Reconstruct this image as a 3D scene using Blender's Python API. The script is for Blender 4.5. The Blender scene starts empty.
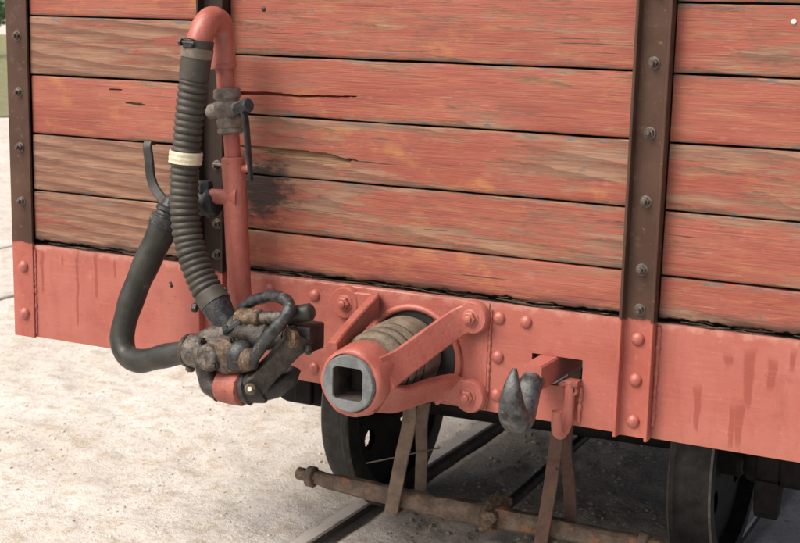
import bpy, bmesh, math, random
from mathutils import Vector, Matrix, noise
random.seed(7)
scene = bpy.context.scene
C = scene.collection
R = math.radians

# ------------------------------------------------------------------ camera
cam = bpy.data.objects.new('camera', bpy.data.cameras.new('camera'))
C.objects.link(cam)
AX = [[0.889364, 0.456568, 0.024027], [-0.105565, 0.153933, 0.982426], [0.444846, -0.87627, 0.185101]]
cam.matrix_world = Matrix(((AX[0][0], AX[1][0], AX[2][0], 0), (AX[0][1], AX[1][1], AX[2][1], 0),
                           (AX[0][2], AX[1][2], AX[2][2], 0), (0, 0, 0, 1)))
cam.location = [1.4009, -2.8254, 1.5122]
cam.data.sensor_width = 36.0
cam.data.lens = 60.32
cam.data.clip_start = 0.05
cam.data.clip_end = 3000
cam.data.dof.use_dof = True
cam.data.dof.focus_distance = 3.25
cam.data.dof.aperture_fstop = 9.0
scene.camera = cam

# ------------------------------------------------------------------ sky and sun (thin overcast)
SUN_EL, SUN_AZ = 50, -34          # azimuth: degrees from the -y direction towards +x
world = bpy.data.worlds.new('World'); scene.world = world
world.use_nodes = True
wn = world.node_tree.nodes; wl = world.node_tree.links
bg = wn['Background']
sky = wn.new('ShaderNodeTexSky'); sky.sky_type = 'NISHITA'
sky.sun_disc = False
sky.air_density = 0.5; sky.dust_density = 10.0; sky.ozone_density = 0.0
sky.sun_elevation = R(SUN_EL)
sd = Vector((math.sin(R(SUN_AZ)) * math.cos(R(SUN_EL)), -math.cos(R(SUN_AZ)) * math.cos(R(SUN_EL)), math.sin(R(SUN_EL))))
sky.sun_rotation = math.atan2(sd.x, sd.y)
wl.new(sky.outputs[0], bg.inputs[0]); bg.inputs[1].default_value = 0.15
sun = bpy.data.objects.new('sun', bpy.data.lights.new('sun', 'SUN')); C.objects.link(sun)
sun.data.energy = 0.85; sun.data.angle = R(26); sun.data.color = (1.0, 0.965, 0.92)
sun.rotation_euler = sd.to_track_quat('Z', 'Y').to_euler()
sun.location = (-3, -4, 8)
scene.view_settings.view_transform = 'Standard'
scene.view_settings.look = 'None'
scene.view_settings.gamma = 1
scene.view_settings.exposure = 0.42

# ------------------------------------------------------------------ helpers: objects
def link(name, me, m=None, parent=None, label=None, cat=None, group=None, kind=None):
    o = bpy.data.objects.new(name, me); C.objects.link(o)
    if m is not None and me is not None:
        for x in (m if isinstance(m, (list, tuple)) else [m]): me.materials.append(x)
    if parent: o.parent = parent
    for k, v in (('label', label), ('category', cat), ('group', group), ('kind', kind)):
        if v: o[k] = v
    return o

def finish(bm, name, ang=38):
    bmesh.ops.recalc_face_normals(bm, faces=bm.faces[:])
    for f in bm.faces: f.smooth = True
    lim = R(ang)
    for e in bm.edges:
        if len(e.link_faces) == 2 and e.calc_face_angle(0) > lim: e.smooth = False
    me = bpy.data.meshes.new(name); bm.to_mesh(me); bm.free()
    return me

def obj(name, bm, m, parent=None, ang=38, **k):
    return link(name, finish(bm, name, ang), m, parent, **k)

def V(*a): return Vector(a[0] if len(a) == 1 else a)

def box(bm, x0, x1, y0, y1, z0, z1, bev=0.0, seg=1):
    vs = [bm.verts.new((x, y, z)) for x in (x0, x1) for y in (y0, y1) for z in (z0, z1)]
    fs = [(0, 1, 3, 2), (4, 6, 7, 5), (0, 4, 5, 1), (2, 3, 7, 6), (0, 2, 6, 4), (1, 5, 7, 3)]
    f = [bm.faces.new([vs[i] for i in q]) for q in fs]
    if bev > 0:
        es = {e for q in f for e in q.edges}
        bmesh.ops.bevel(bm, geom=list(es), offset=bev, segments=seg, affect='EDGES', profile=0.5)
    return bm

def frame(t, up=Vector((0, 0, 1))):
    t = t.normalized()
    if abs(t.dot(up)) > 0.97: up = Vector((1, 0, 0))
    a = t.cross(up).normalized()
    return a, a.cross(t).normalized()

def spline(pts, n=8):
    P = [Vector(p) for p in pts]
    P = [P[0] * 2 - P[1]] + P + [P[-1] * 2 - P[-2]]
    out = []
    for i in range(1, len(P) - 2):
        for k in range(n):
            t = k / n
            a, b, c, d = P[i - 1], P[i], P[i + 1], P[i + 2]
            out.append(0.5 * (2 * b + (c - a) * t + (2 * a - 5 * b + 4 * c - d) * t * t + (3 * b - a - 3 * c + d) * t ** 3))
    out.append(P[-2])
    return out

def resample(pts, step):
    pts = [Vector(p) for p in pts]
    L = [0]
    for a, b in zip(pts, pts[1:]): L.append(L[-1] + (b - a).length)
    n = max(2, int(L[-1] / step)); out = []; j = 0
    for i in range(n + 1):
        s = L[-1] * i / n
        while j < len(pts) - 2 and L[j + 1] < s: j += 1
        d = L[j + 1] - L[j]
        out.append(pts[j].lerp(pts[j + 1], 0 if d == 0 else (s - L[j]) / d))
    return out, L[-1]

def sweep(bm, pts, sec, scale=None, cap=True, up=Vector((0, 0, 1))):
    """sweep a closed 2D section along a path with parallel transport"""
    pts = [Vector(p) for p in pts]; n = len(pts); rings = []
    t0 = (pts[1] - pts[0]).normalized(); a, b = frame(t0, up)
    for i, p in enumerate(pts):
        t = (pts[min(i + 1, n - 1)] - pts[max(i - 1, 0)]).normalized()
        q = t0.rotation_difference(t); a = q @ a; b = q @ b; t0 = t
        k = 1 if scale is None else scale(i / (n - 1))
        rings.append([bm.verts.new(p + a * (x * k) + b * (y * k)) for x, y in sec])
    m = len(sec)
    for r0, r1 in zip(rings, rings[1:]):
        for j in range(m):
            bm.faces.new((r0[j], r0[(j + 1) % m], r1[(j + 1) % m], r1[j]))
    if cap:
        bm.faces.new(rings[0]); bm.faces.new(rings[-1])
    return rings

def circ(r, n=16): return [(r * math.cos(2 * math.pi * i / n), r * math.sin(2 * math.pi * i / n)) for i in range(n)]
def rect(w, h, b=0.002):
    w /= 2; h /= 2
    return [(-w + b, -h), (w - b, -h), (w, -h + b), (w, h - b), (w - b, h), (-w + b, h), (-w, h - b), (-w, -h + b)]

def tube(bm, pts, r, n=16, step=None, cap=True):
    if callable(r): sweep(bm, pts, circ(1, n), r, cap)
    else: sweep(bm, pts, circ(r, n), None, cap)
    return bm

def lathe(bm, p, d, prof, n=24, cap=True, rough=0, seed=0):
    """prof: (distance along axis, radius)"""
    p = Vector(p); d = Vector(d).normalized(); a, b = frame(d); rings = []
    for s, r in prof:
        ring = []
        for i in range(n):
            t = 2 * math.pi * i / n
            rr = r
            if rough: rr = r * (1 + rough * noise.noise((math.cos(t) * 1.5 + seed, math.sin(t) * 1.5, s * 40)))
            ring.append(bm.verts.new(p + d * s + a * (rr * math.cos(t)) + b * (rr * math.sin(t))))
        rings.append(ring)
    for r0, r1 in zip(rings, rings[1:]):
        for j in range(n): bm.faces.new((r0[j], r0[(j + 1) % n], r1[(j + 1) % n], r1[j]))
    if cap: bm.faces.new(rings[0]); bm.faces.new(rings[-1])
    return bm

def rod(bm, p, q, r, n=18, bev=0.003, r2=None):
    p = Vector(p); q = Vector(q); L = (q - p).length; r2 = r if r2 is None else r2
    b = min(bev, r * 0.5, L * 0.3)
    return lathe(bm, p, q - p, [(0, r - b), (b, r), (L - b, r2), (L, r2 - b)], n)

def hexnut(bm, p, d, r, h):
    return lathe(bm, p, d, [(0, r), (h * 0.8, r), (h, r * 0.82)], 6)

def prism(bm, poly, axis, a0, a1, bev=0.0, seg=2):
    """extrude polygon of 2D points; axis x: (y,z), y: (x,z), z: (x,y)"""
    def mk(u, v, w): return {'x': (w, u, v), 'y': (u, w, v), 'z': (u, v, w)}[axis]
    A = [bm.verts.new(mk(u, v, a0)) for u, v in poly]; B = [bm.verts.new(mk(u, v, a1)) for u, v in poly]
    n = len(poly); f = [bm.faces.new(A), bm.faces.new(B)]
    f += [bm.faces.new((A[i], A[(i + 1) % n], B[(i + 1) % n], B[i])) for i in range(n)]
    if bev > 0:
        es = [e for q in f[:2] for e in q.edges]
        bmesh.ops.bevel(bm, geom=es, offset=bev, segments=seg, affect='EDGES', profile=0.5)
    return bm

def lumpy(bm, amp, sc, seed=0.0):
    bm.normal_update()
    mv = [(v, v.normal * (amp * noise.noise(v.co * sc + Vector((seed, seed * 1.7, 0))))) for v in bm.verts]
    for v, d in mv: v.co += d
    return bm

def NB(): return bmesh.new()

# ------------------------------------------------------------------ helpers: materials
class G:
    def __init__(s, name):
        s.m = bpy.data.materials.new(name); s.m.use_nodes = True
        s.t = s.m.node_tree; s.N = s.t.nodes; s.b = s.N['Principled BSDF']
    def n(s, typ, **k):
        o = s.N.new('ShaderNode' + typ)
        for a, v in k.items(): setattr(o, a, v)
        return o
    def put(s, sock, v):
        if isinstance(v, bpy.types.NodeSocket): s.t.links.new(v, sock)
        elif isinstance(v, (tuple, list)) and len(v) == 3 and sock.type == 'RGBA': sock.default_value = (*v, 1)
        else: sock.default_value = v
    def math(s, op, a, b=0.0, c=0.0, clamp=False):
        o = s.n('Math', operation=op, use_clamp=clamp)
        for i, v in enumerate((a, b, c)): s.put(o.inputs[i], v)
        return o.outputs[0]
    def mix(s, f, a, b, mode='MIX'):
        o = s.n('Mix', data_type='RGBA', blend_type=mode)
        s.put(o.inputs[0], f); s.put(o.inputs[6], a); s.put(o.inputs[7], b)
        return o.outputs[2]
    def ramp(s, f, lo, hi, smooth=True):
        o = s.n('MapRange', interpolation_type='SMOOTHSTEP' if smooth else 'LINEAR', clamp=True)
        s.put(o.inputs[0], f); s.put(o.inputs[1], lo); s.put(o.inputs[2], hi)
        return o.outputs[0]
    def coord(s, kind='Object'): return s.n('TexCoord').outputs[kind]
    def vscale(s, v, sc, off=None):
        o = s.n('VectorMath', operation='MULTIPLY'); s.put(o.inputs[0], v); o.inputs[1].default_value = sc
        if off is None: return o.outputs[0]
        p = s.n('VectorMath', operation='ADD'); s.put(p.inputs[0], o.outputs[0]); s.put(p.inputs[1], off)
        return p.outputs[0]
    def noise(s, v, scale, detail=4, rough=0.55, dist=0.0):
        o = s.n('TexNoise'); s.put(o.inputs['Vector'], v)
        o.inputs['Scale'].default_value = scale; o.inputs['Detail'].default_value = detail
        o.inputs['Roughness'].default_value = rough; o.inputs['Distortion'].default_value = dist
        return o.outputs[0]
    def bump(s, h, strength, dist=0.01):
        o = s.n('Bump'); s.put(o.inputs['Height'], h); o.inputs['Strength'].default_value = strength
        o.inputs['Distance'].default_value = dist
        s.t.links.new(o.outputs[0], s.b.inputs['Normal'])
    def out(s, col, rough, metal=0.0, spec=0.5):
        s.put(s.b.inputs['Base Color'], col); s.put(s.b.inputs['Roughness'], rough)
        s.put(s.b.inputs['Metallic'], metal); s.b.inputs['Specular IOR Level'].default_value = spec
        return s.m
    def attr(s, name):
        o = s.n('Attribute', attribute_type='OBJECT', attribute_name=name); return o.outputs['Fac']
    def gattr(s, name):
        o = s.n('Attribute', attribute_type='GEOMETRY', attribute_name=name); return o.outputs['Fac']
    def xyz(s, v):
        o = s.n('SeparateXYZ'); s.put(o.inputs[0], v); return o.outputs

RED = (0.315, 0.087, 0.066)
RED_D = (0.33, 0.07, 0.045)

def wood_mat():
    g = G('weathered_red_plank'); co = g.coord(); seed = g.attr('seed'); bare = g.attr('bare')
    cx = g.n('CombineXYZ'); g.put(cx.inputs[0], g.math('MULTIPLY', seed, 3.7)); g.put(cx.inputs[1], seed); g.put(cx.inputs[2], g.math('MULTIPLY', seed, 1.9))
    off = cx.outputs[0]
    big = g.noise(g.vscale(co, (1.6, 1, 9), off), 1.6, 5, 0.6, 0.5)
    mid = g.noise(g.vscale(co, (3.0, 1, 30), off), 2.2, 6, 0.65, 0.3)
    grain = g.noise(g.vscale(co, (3.5, 2, 150), off), 2.0, 5, 0.6, 0.2)
    fine = g.noise(g.vscale(co, (14, 5, 420), off), 1.5, 3, 0.6)
    lines = g.noise(g.vscale(co, (1.3, 1, 95), off), 1.6, 3, 0.5, 0.4)
    spots = g.noise(g.vscale(co, (9, 3, 32), off), 2.4, 4, 0.6)
    streak = g.noise(g.vscale(co, (2.4, 1, 230), off), 1.6, 9, 0.78, 0.15)
    flake = g.noise(g.vscale(co, (16, 4, 75), off), 2.2, 7, 0.72)
    # cathedral growth rings
    wv = g.n('TexWave', wave_type='RINGS', rings_direction='Y', wave_profile='SAW')
    g.put(wv.inputs['Vector'], g.vscale(co, (0.17, 0.4, 2.6), off))
    wv.inputs['Scale'].default_value = 5.5; wv.inputs['Distortion'].default_value = 5.0
    wv.inputs['Detail'].default_value = 3; wv.inputs['Detail Scale'].default_value = 1.2
    ring = wv.outputs['Fac']
    wood = g.mix(g.ramp(mid, 0.3, 0.7), (0.135, 0.078, 0.050), (0.30, 0.195, 0.130))
    wood = g.mix(g.math('MULTIPLY', g.ramp(ring, 0.25, 0.95), 0.78), wood, (0.075, 0.044, 0.030))
    wood = g.mix(g.math('MULTIPLY', g.ramp(grain, 0.5, 0.72), 0.5), wood, (0.30, 0.245, 0.19))
    wood = g.mix(g.math('MULTIPLY', g.ramp(big, 0.55, 0.75), 0.35), wood, (0.24, 0.195, 0.15))
    paint = g.mix(g.ramp(big, 0.3, 0.72), (0.24, 0.060, 0.041), (0.335, 0.110, 0.076))
    paint = g.mix(g.math('MULTIPLY', g.ramp(mid, 0.50, 0.72), 0.65), paint, (0.36, 0.165, 0.075))
    paint = g.mix(g.math('MULTIPLY', g.ramp(grain, 0.52, 0.72), 0.5), paint, (0.20, 0.055, 0.040))
    paint = g.mix(g.math('MULTIPLY', g.ramp(lines, 0.56, 0.68), 0.5), paint, (0.22, 0.12, 0.080))
    paint = g.mix(g.math('MULTIPLY', g.ramp(spots, 0.60, 0.72), 0.35), paint, (0.44, 0.20, 0.15))
    orange = g.noise(g.vscale(co, (1, 1, 1.4), off), 6.5, 5, 0.65)
    paint = g.mix(g.math('MULTIPLY', g.ramp(orange, 0.56, 0.72), 0.55), paint, (0.40, 0.185, 0.065))
    edge = g.gattr('edge')
    s = g.math('ADD', g.math('MULTIPLY', big, 0.55), g.math('ADD', g.math('MULTIPLY', mid, 0.28), g.math('MULTIPLY', grain, 0.17)))
    s = g.math('ADD', s, g.math('SUBTRACT', bare, 0.5))
    s = g.math('ADD', s, g.math('MULTIPLY', edge, 0.10))
    s = g.math('ADD', s, g.math('MULTIPLY', g.math('SUBTRACT', flake, 0.5), 0.30))
    s = g.math('ADD', s, g.math('MULTIPLY', g.math('SUBTRACT', streak, 0.5), 0.22))
    gg = g.gattr('broken')
    s = g.math('ADD', s, g.math('MULTIPLY', gg, 1.0))
    mask = g.ramp(s, 0.50, 0.59)
    col = g.mix(g.math('MULTIPLY', mask, 0.80), paint, wood)
    col = g.mix(gg, col, g.mix(g.ramp(grain, 0.4, 0.6), (0.13, 0.075, 0.045), (0.30, 0.18, 0.10)))
    # blue-grey remnants of an older coat
    teal = g.math('MULTIPLY', g.ramp(g.math('ADD', spots, g.math('MULTIPLY', edge, 0.13)), 0.66, 0.73), g.ramp(s, 0.42, 0.58))
    col = g.mix(g.math('MULTIPLY', teal, 0.7), col, (0.085, 0.115, 0.12))
    col = g.mix(g.math('MULTIPLY', g.ramp(streak, 0.545, 0.66), 0.68), col, (0.05, 0.029, 0.022))
    smudge = g.noise(g.vscale(co, (2.2, 1, 7), off), 2.1, 7, 0.72)
    col = g.mix(g.math('MULTIPLY', g.ramp(smudge, 0.55, 0.72), 0.5), col, (0.10, 0.06, 0.045))
    col = g.mix(g.math('MULTIPLY', g.ramp(streak, 0.43, 0.33), 0.30), col, (0.46, 0.26, 0.18))
    # thin dark drying cracks
    crk = g.math('MULTIPLY', g.ramp(lines, 0.685, 0.70), g.ramp(g.noise(g.vscale(co, (2, 1, 14), off), 2.0, 2), 0.48, 0.6))
    col = g.mix(g.math('MULTIPLY', crk, 0.8), col, (0.035, 0.022, 0.016))
    col = g.mix(g.math('MULTIPLY', g.ramp(fine, 0.55, 0.8), 0.22), col, (0.10, 0.05, 0.035))
    # oil stain behind the tap handle
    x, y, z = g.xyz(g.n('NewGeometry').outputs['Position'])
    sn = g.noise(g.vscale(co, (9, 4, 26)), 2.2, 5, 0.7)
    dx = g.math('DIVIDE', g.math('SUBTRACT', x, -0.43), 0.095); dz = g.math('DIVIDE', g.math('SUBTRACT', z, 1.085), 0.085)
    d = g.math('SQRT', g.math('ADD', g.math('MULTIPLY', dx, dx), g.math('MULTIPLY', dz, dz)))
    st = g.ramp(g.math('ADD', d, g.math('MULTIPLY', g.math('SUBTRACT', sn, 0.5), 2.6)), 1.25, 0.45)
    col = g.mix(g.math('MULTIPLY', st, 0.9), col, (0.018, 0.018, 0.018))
    # rot and grime along the wet foot of the wall
    rot = g.ramp(g.math('ADD', z, g.math('MULTIPLY', g.math('SUBTRACT', mid, 0.5), 0.07)), 0.912, 0.872)
    col = g.mix(g.math('MULTIPLY', rot, 0.9), col, (0.03, 0.024, 0.02))
    h = g.math('ADD', g.math('MULTIPLY', grain, 0.6), g.math('ADD', g.math('MULTIPLY', fine, 0.25), g.math('MULTIPLY', crk, -1.2)))
    h = g.math('ADD', h, g.math('ADD', g.math('MULTIPLY', mask, -0.3), g.math('MULTIPLY', streak, -0.5)))
    g.bump(h, 0.55, 0.004)
    return g.out(col, g.math('ADD', 0.55, g.math('MULTIPLY', mask, 0.25)), 0, 0.35)

def drips(g, co, items):
    q = g.noise(g.vscale(co, (1, 1, 0.35)), 45, 3, 0.6); w2 = g.noise(co, 9, 2, 0.5)
    x, y, z = g.xyz(co)
    x = g.math('ADD', x, g.math('ADD', g.math('MULTIPLY', g.math('SUBTRACT', q, 0.5), 0.012), g.math('MULTIPLY', g.math('SUBTRACT', w2, 0.5), 0.02)))
    z = g.math('ADD', z, g.math('MULTIPLY', g.math('SUBTRACT', q, 0.5), 0.03))
    acc = 0.0
    for (cx, z1, z0, w) in items:
        t = g.ramp(z, z0, z1, False)                       # narrower towards the lower end
        ww = g.math('MULTIPLY', w, g.math('ADD', 0.75, g.math('MULTIPLY', t, 0.45)))
        dx = g.math('DIVIDE', g.math('ABSOLUTE', g.math('SUBTRACT', x, cx)), ww)
        a = g.math('MULTIPLY', g.ramp(dx, 1.15, 0.65), g.ramp(z, z0 - .003, z0 + w * 1.6))
        a = g.math('MULTIPLY', a, g.ramp(z, z1 + 0.008, z1 - 0.02))
        acc = g.math('MAXIMUM', acc, a)
    return acc

def paint_graph(g, dark=0.0):
    co = g.coord(); n1 = g.noise(co, 6, 5, 0.6); n2 = g.noise(co, 30, 5, 0.65); n3 = g.noise(g.vscale(co, (40, 40, 9)), 1.0, 4, 0.6)
    col = g.mix(g.ramp(n1, 0.3, 0.7), RED, (0.355, 0.118, 0.093))
    col = g.mix(g.math('MULTIPLY', g.ramp(n2, 0.58, 0.74), 0.4), col, (0.245, 0.060, 0.045))
    col = g.mix(g.math('MULTIPLY', g.ramp(n3, 0.58, 0.75), 0.25), col, (0.42, 0.19, 0.15))
    blot = g.noise(co, 11, 7, 0.7); fleck = g.noise(co, 95, 5, 0.7)
    col = g.mix(g.math('MULTIPLY', g.ramp(blot, 0.50, 0.68), 0.45), col, (0.225, 0.058, 0.044))
    col = g.mix(g.math('MULTIPLY', g.ramp(blot, 0.42, 0.28), 0.40), col, (0.44, 0.20, 0.165))
    col = g.mix(g.math('MULTIPLY', g.ramp(fleck, 0.60, 0.68), 0.40), col, (0.13, 0.045, 0.033))
    col = g.mix(g.math('MULTIPLY', g.ramp(fleck, 0.40, 0.32), 0.30), col, (0.50, 0.27, 0.22))
    return co, n1, n2, col

def red_paint():
    g = G('pink_red_paint'); co, n1, n2, col = paint_graph(g)
    # chips and grime
    ch = g.ramp(g.noise(co, 55, 3, 0.6), 0.70, 0.74)
    col = g.mix(g.math('MULTIPLY', ch, 0.7), col, (0.10, 0.04, 0.03))
    g.bump(g.math('ADD', g.math('ADD', g.math('MULTIPLY', n2, 0.9), n1), g.math('MULTIPLY', g.noise(co, 120, 4, 0.6), 0.35)), 0.38, 0.005)
    return g.out(col, g.math('ADD', 0.26, g.math('MULTIPLY', n2, 0.28)), 0, 0.5)

def headstock_paint():
    g = G('headstock_paint'); co, n1, n2, col = paint_graph(g)
    x, y, z = g.xyz(co)
    D = [(-1.030, .858, .655, .0055), (-.963, .88, .74, .0065), (-1.150, .858, .735, .006), (-1.082, .85, .818, .005), (-.90, .87, .80, .005),
         (.702, .745, .632, .008), (.766, .826, .786, .010), (.812, .838, .70, .012), (.799, .72, .612, .010), (.859, .826, .752, .010),
         (.783, .712, .606, .007), (.90, .85, .80, .007), (1.02, .85, .70, .009), (1.10, .83, .75, .008)]
    m = drips(g, co, D)
    col = g.mix(g.math('MULTIPLY', m, 0.75), col, (0.225, 0.048, 0.032))
    # flaking along the upper edge
    top = g.ramp(g.math('ADD', z, g.math('MULTIPLY', g.math('SUBTRACT', g.noise(co, 26, 5, 0.65), 0.5), 0.09)), 0.852, 0.872)
    col = g.mix(g.math('MULTIPLY', top, 0.55), col, (0.48, 0.26, 0.21))
    low = g.ramp(g.math('ADD', z, g.math('MULTIPLY', g.math('SUBTRACT', g.noise(co, 14, 5, 0.65), 0.5), 0.10)), 0.64, 0.60)
    col = g.mix(g.math('MULTIPLY', low, 0.4), col, (0.29, 0.105, 0.07))
    brush = g.noise(g.vscale(co, (3, 3, 60)), 2.0, 6, 0.7); dirt = g.noise(g.vscale(co, (22, 6, 3)), 1.0, 6, 0.65)
    col = g.mix(g.math('MULTIPLY', g.ramp(dirt, 0.52, 0.72), 0.35), col, (0.20, 0.065, 0.045))
    col = g.mix(g.math('MULTIPLY', g.ramp(brush, 0.54, 0.70), 0.30), col, (0.44, 0.19, 0.15))
    ch = g.ramp(g.noise(co, 48, 3, 0.6), 0.70, 0.73)
    col = g.mix(g.math('MULTIPLY', ch, 0.6), col, (0.16, 0.06, 0.04))
    g.bump(g.math('ADD', g.math('ADD', g.math('MULTIPLY', n2, 0.6), g.math('MULTIPLY', n1, 1.5)), g.math('ADD', g.math('MULTIPLY', m, 0.3), g.math('MULTIPLY', brush, 0.5))), 0.4, 0.004)
    return g.out(col, g.math('ADD', 0.24, g.math('MULTIPLY', g.math('ADD', n2, dirt), 0.2)), 0, 0.5)

def post_paint(zs, dark_mix=0.0):
    g = G('brown_over_red_post_paint'); co, n1, n2, col = paint_graph(g)
    x, y, z = g.xyz(co)
    br = g.mix(g.ramp(n1, 0.3, 0.7), (0.050, 0.026, 0.018), (0.076, 0.042, 0.029))
    br = g.mix(g.math('MULTIPLY', g.ramp(n2, 0.56, 0.72), 0.5), br, (0.11, 0.075, 0.058))
    br = g.mix(g.math('MULTIPLY', g.ramp(g.noise(co, 70, 3, 0.6), 0.66, 0.72), 0.6), br, (0.24, 0.085, 0.055))
    t = g.ramp(g.math('ADD', z, g.math('MULTIPLY', g.math('SUBTRACT', g.noise(co, 40, 4, 0.6), 0.5), 0.03)), zs - 0.004, zs + 0.004)
    if dark_mix: br = g.mix(dark_mix, br, (0.012, 0.010, 0.009))
    col = g.mix(t, col, br)
    g.bump(g.math('ADD', n2, n1), 0.3, 0.004)
    return g.out(col, g.math('ADD', 0.34, g.math('MULTIPLY', n2, 0.25)), 0, 0.28)

def plain(name, a, b, rough=0.6, sc=20, c=None, csc=40, cth=0.6, camt=0.7, metal=0.0, bump=0.3, bd=0.004, spec=0.4, stretch=(1, 1, 1), grit=0.25):
    g = G(name); co = g.vscale(g.coord(), stretch)
    n1 = g.noise(co, sc, 8, 0.68); n2 = g.noise(co, csc, 8, 0.7); n3 = g.noise(co, 190, 4, 0.7)
    col = g.mix(g.ramp(n1, 0.34, 0.66), a, b)
    if c: col = g.mix(g.math('MULTIPLY', g.ramp(n2, cth, cth + 0.06), camt), col, c)
    col = g.mix(g.math('MULTIPLY', g.ramp(n3, 0.52, 0.70), grit), col, tuple(v * 0.35 for v in a))
    col = g.mix(g.math('MULTIPLY', g.ramp(n3, 0.44, 0.30), grit), col, tuple(min(.8, v * 1.5 + .02) for v in b))
    g.bump(g.math('ADD', g.math('ADD', n1, g.math('MULTIPLY', n2, 0.6)), g.math('MULTIPLY', n3, 0.35)), bump, bd)
    return g.out(col, g.math('ADD', rough - 0.12, g.math('MULTIPLY', n2, 0.28)), metal, spec)

M = {}
M['wood'] = wood_mat()
M['red'] = red_paint()
M['head'] = headstock_paint()
M['post'] = post_paint(0.872); M['darkpost'] = post_paint(0.86, 0.75)  # left channel post: same paint, its brown mixed towards near-black
M['backing'] = plain('old_dark_boarding', (0.02, 0.016, 0.013), (0.04, 0.03, 0.024), 0.9)
M['floor'] = plain('wagon_floor_boarding', (0.05, 0.035, 0.025), (0.09, 0.06, 0.045), 0.85)
M['under'] = plain('sooty_underframe', (0.006, 0.006, 0.006), (0.016, 0.015, 0.014), 0.8, 20, (0.04, 0.034, 0.028), 30, 0.64, 0.5, 0, 0.4, spec=0.2, grit=.1)
M['underwood'] = plain('sooty_boarding', (0.02, 0.016, 0.013), (0.04, 0.03, 0.024), 0.9, grit=.1)
M['bolt'] = plain('galvanised_bolt', (0.07, 0.058, 0.05), (0.16, 0.138, 0.12), 0.45, 60, (0.14, 0.07, 0.04), 90, 0.58, 0.7, 0.5)
M['rubber'] = plain('dusty_ribbed_rubber', (0.031, 0.030, 0.025), (0.054, 0.052, 0.043), 0.55, 14, (0.085, 0.08, 0.066), 60, 0.58, 0.5, 0, 0.2, 0.002)
M['hose'] = plain('smooth_greasy_hose', (0.014, 0.0155, 0.0135), (0.036, 0.039, 0.034), 0.42, 12, (0.17, 0.15, 0.11), 22, 0.635, 0.6, 0, 0.3, 0.002)
M['band'] = plain('cream_sleeve', (0.50, 0.46, 0.34), (0.62, 0.58, 0.45), 0.5, 40, (0.25, 0.2, 0.12), 70, 0.6, 0.6)
M['clampstrip'] = plain('dull_clamp_strip', (0.12, 0.11, 0.09), (0.22, 0.19, 0.15), 0.45, 40, (0.2, 0.1, 0.05), 60, 0.6, 0.6, 0.3)
M['cast'] = plain('greasy_cast_iron', (0.022, 0.020, 0.018), (0.13, 0.118, 0.10), 0.36, 60, (0.22, 0.145, 0.085), 55, 0.55, 0.7, 0.2, 0.6, 0.006, 0.5, grit=.4)
M['castblue'] = plain('blued_worn_steel', (0.010, 0.012, 0.014), (0.052, 0.058, 0.062), 0.32, 45, (0.26, 0.19, 0.115), 42, 0.60, 0.7, 0.3, 0.5, 0.005, 0.5, grit=.4)
M['castdark'] = plain('oily_dark_casting', (0.012, 0.011, 0.010), (0.050, 0.043, 0.035), 0.34, 50, (0.17, 0.105, 0.06), 48, 0.60, 0.65, 0.2, 0.6, 0.006, 0.5, grit=.4)
M['castrust'] = plain('rusty_cast_iron', (0.030, 0.024, 0.019), (0.155, 0.105, 0.062), 0.42, 62, (0.32, 0.21, 0.11), 70, 0.585, 0.7, 0.1, 0.6, 0.006, 0.45, grit=.45)
M['black'] = plain('black_oily_iron', (0.012, 0.012, 0.012), (0.035, 0.036, 0.036), 0.45, 30, (0.10, 0.085, 0.065), 50, 0.66, 0.5, 0.1, 0.4)
M['blackblue'] = plain('black_valve_paint', (0.010, 0.013, 0.015), (0.028, 0.035, 0.039), 0.42, 40, (0.10, 0.10, 0.09), 60, 0.66, 0.5, 0.1, 0.5)
M['brass'] = plain('dull_brass_tap', (0.13, 0.115, 0.10), (0.25, 0.225, 0.195), 0.5, 50, (0.28, 0.17, 0.09), 45, 0.60, 0.6, 0.3, 0.5, 0.005)
M['redworn'] = plain('worn_red_collar_paint', (0.22, 0.065, 0.048), (0.31, 0.10, 0.075), 0.5, 24, (0.05, 0.035, 0.03), 60, 0.56, 0.8, 0, 0.5)
M['steel'] = plain('worn_bright_steel', (0.04, 0.044, 0.047), (0.125, 0.132, 0.136), 0.40, 18, (0.022, 0.02, 0.018), 22, 0.50, 0.85, 0.35, 0.4)
M['socket'] = plain('grey_blue_socket', (0.10, 0.117, 0.122), (0.17, 0.19, 0.195), 0.45, 30, (0.30, 0.33, 0.33), 50, 0.62, 0.4, 0.15, 0.3)
M['lining'] = plain('dark_socket_lining', (0.014, 0.012, 0.010), (0.05, 0.042, 0.034), 0.8, 25, (0.12, 0.09, 0.065), 30, 0.6, 0.5)  # bore of the socket, darker and browner than its face
M['opening_black'] = plain('painted_opening_black', (0.008, 0.008, 0.008), (0.016, 0.016, 0.015), 0.7)  # near-black that paints the darkness of the coupler opening
M['spring'] = plain('olive_rubber_spring', (0.10, 0.085, 0.06), (0.20, 0.175, 0.13), 0.55, 25, (0.06, 0.05, 0.04), 60, 0.58, 0.6)
M['wheel'] = plain('dark_wheel_steel', (0.009, 0.009, 0.009), (0.02, 0.0195, 0.018), 0.7, 20, (0.09, 0.075, 0.055), 30, 0.62, 0.5, 0.2, 0.3)
M['tread'] = plain('worn_tread_steel', (0.018, 0.018, 0.018), (0.042, 0.043, 0.042), 0.38, 20, (0.15, 0.12, 0.09), 50, 0.64, 0.5, 0.5, 0.2)
M['worn'] = plain('worn_flange_steel', (0.10, 0.09, 0.075), (0.18, 0.16, 0.13), 0.5, 30, (0.05, 0.045, 0.04), 40, 0.55, 0.6, 0.2)
M['beam'] = plain('rusty_brake_beam', (0.070, 0.052, 0.040), (0.155, 0.120, 0.090), 0.75, 22, (0.23, 0.11, 0.048), 20, 0.56, 0.75, 0.0, 0.6, 0.006, grit=.4)
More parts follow.
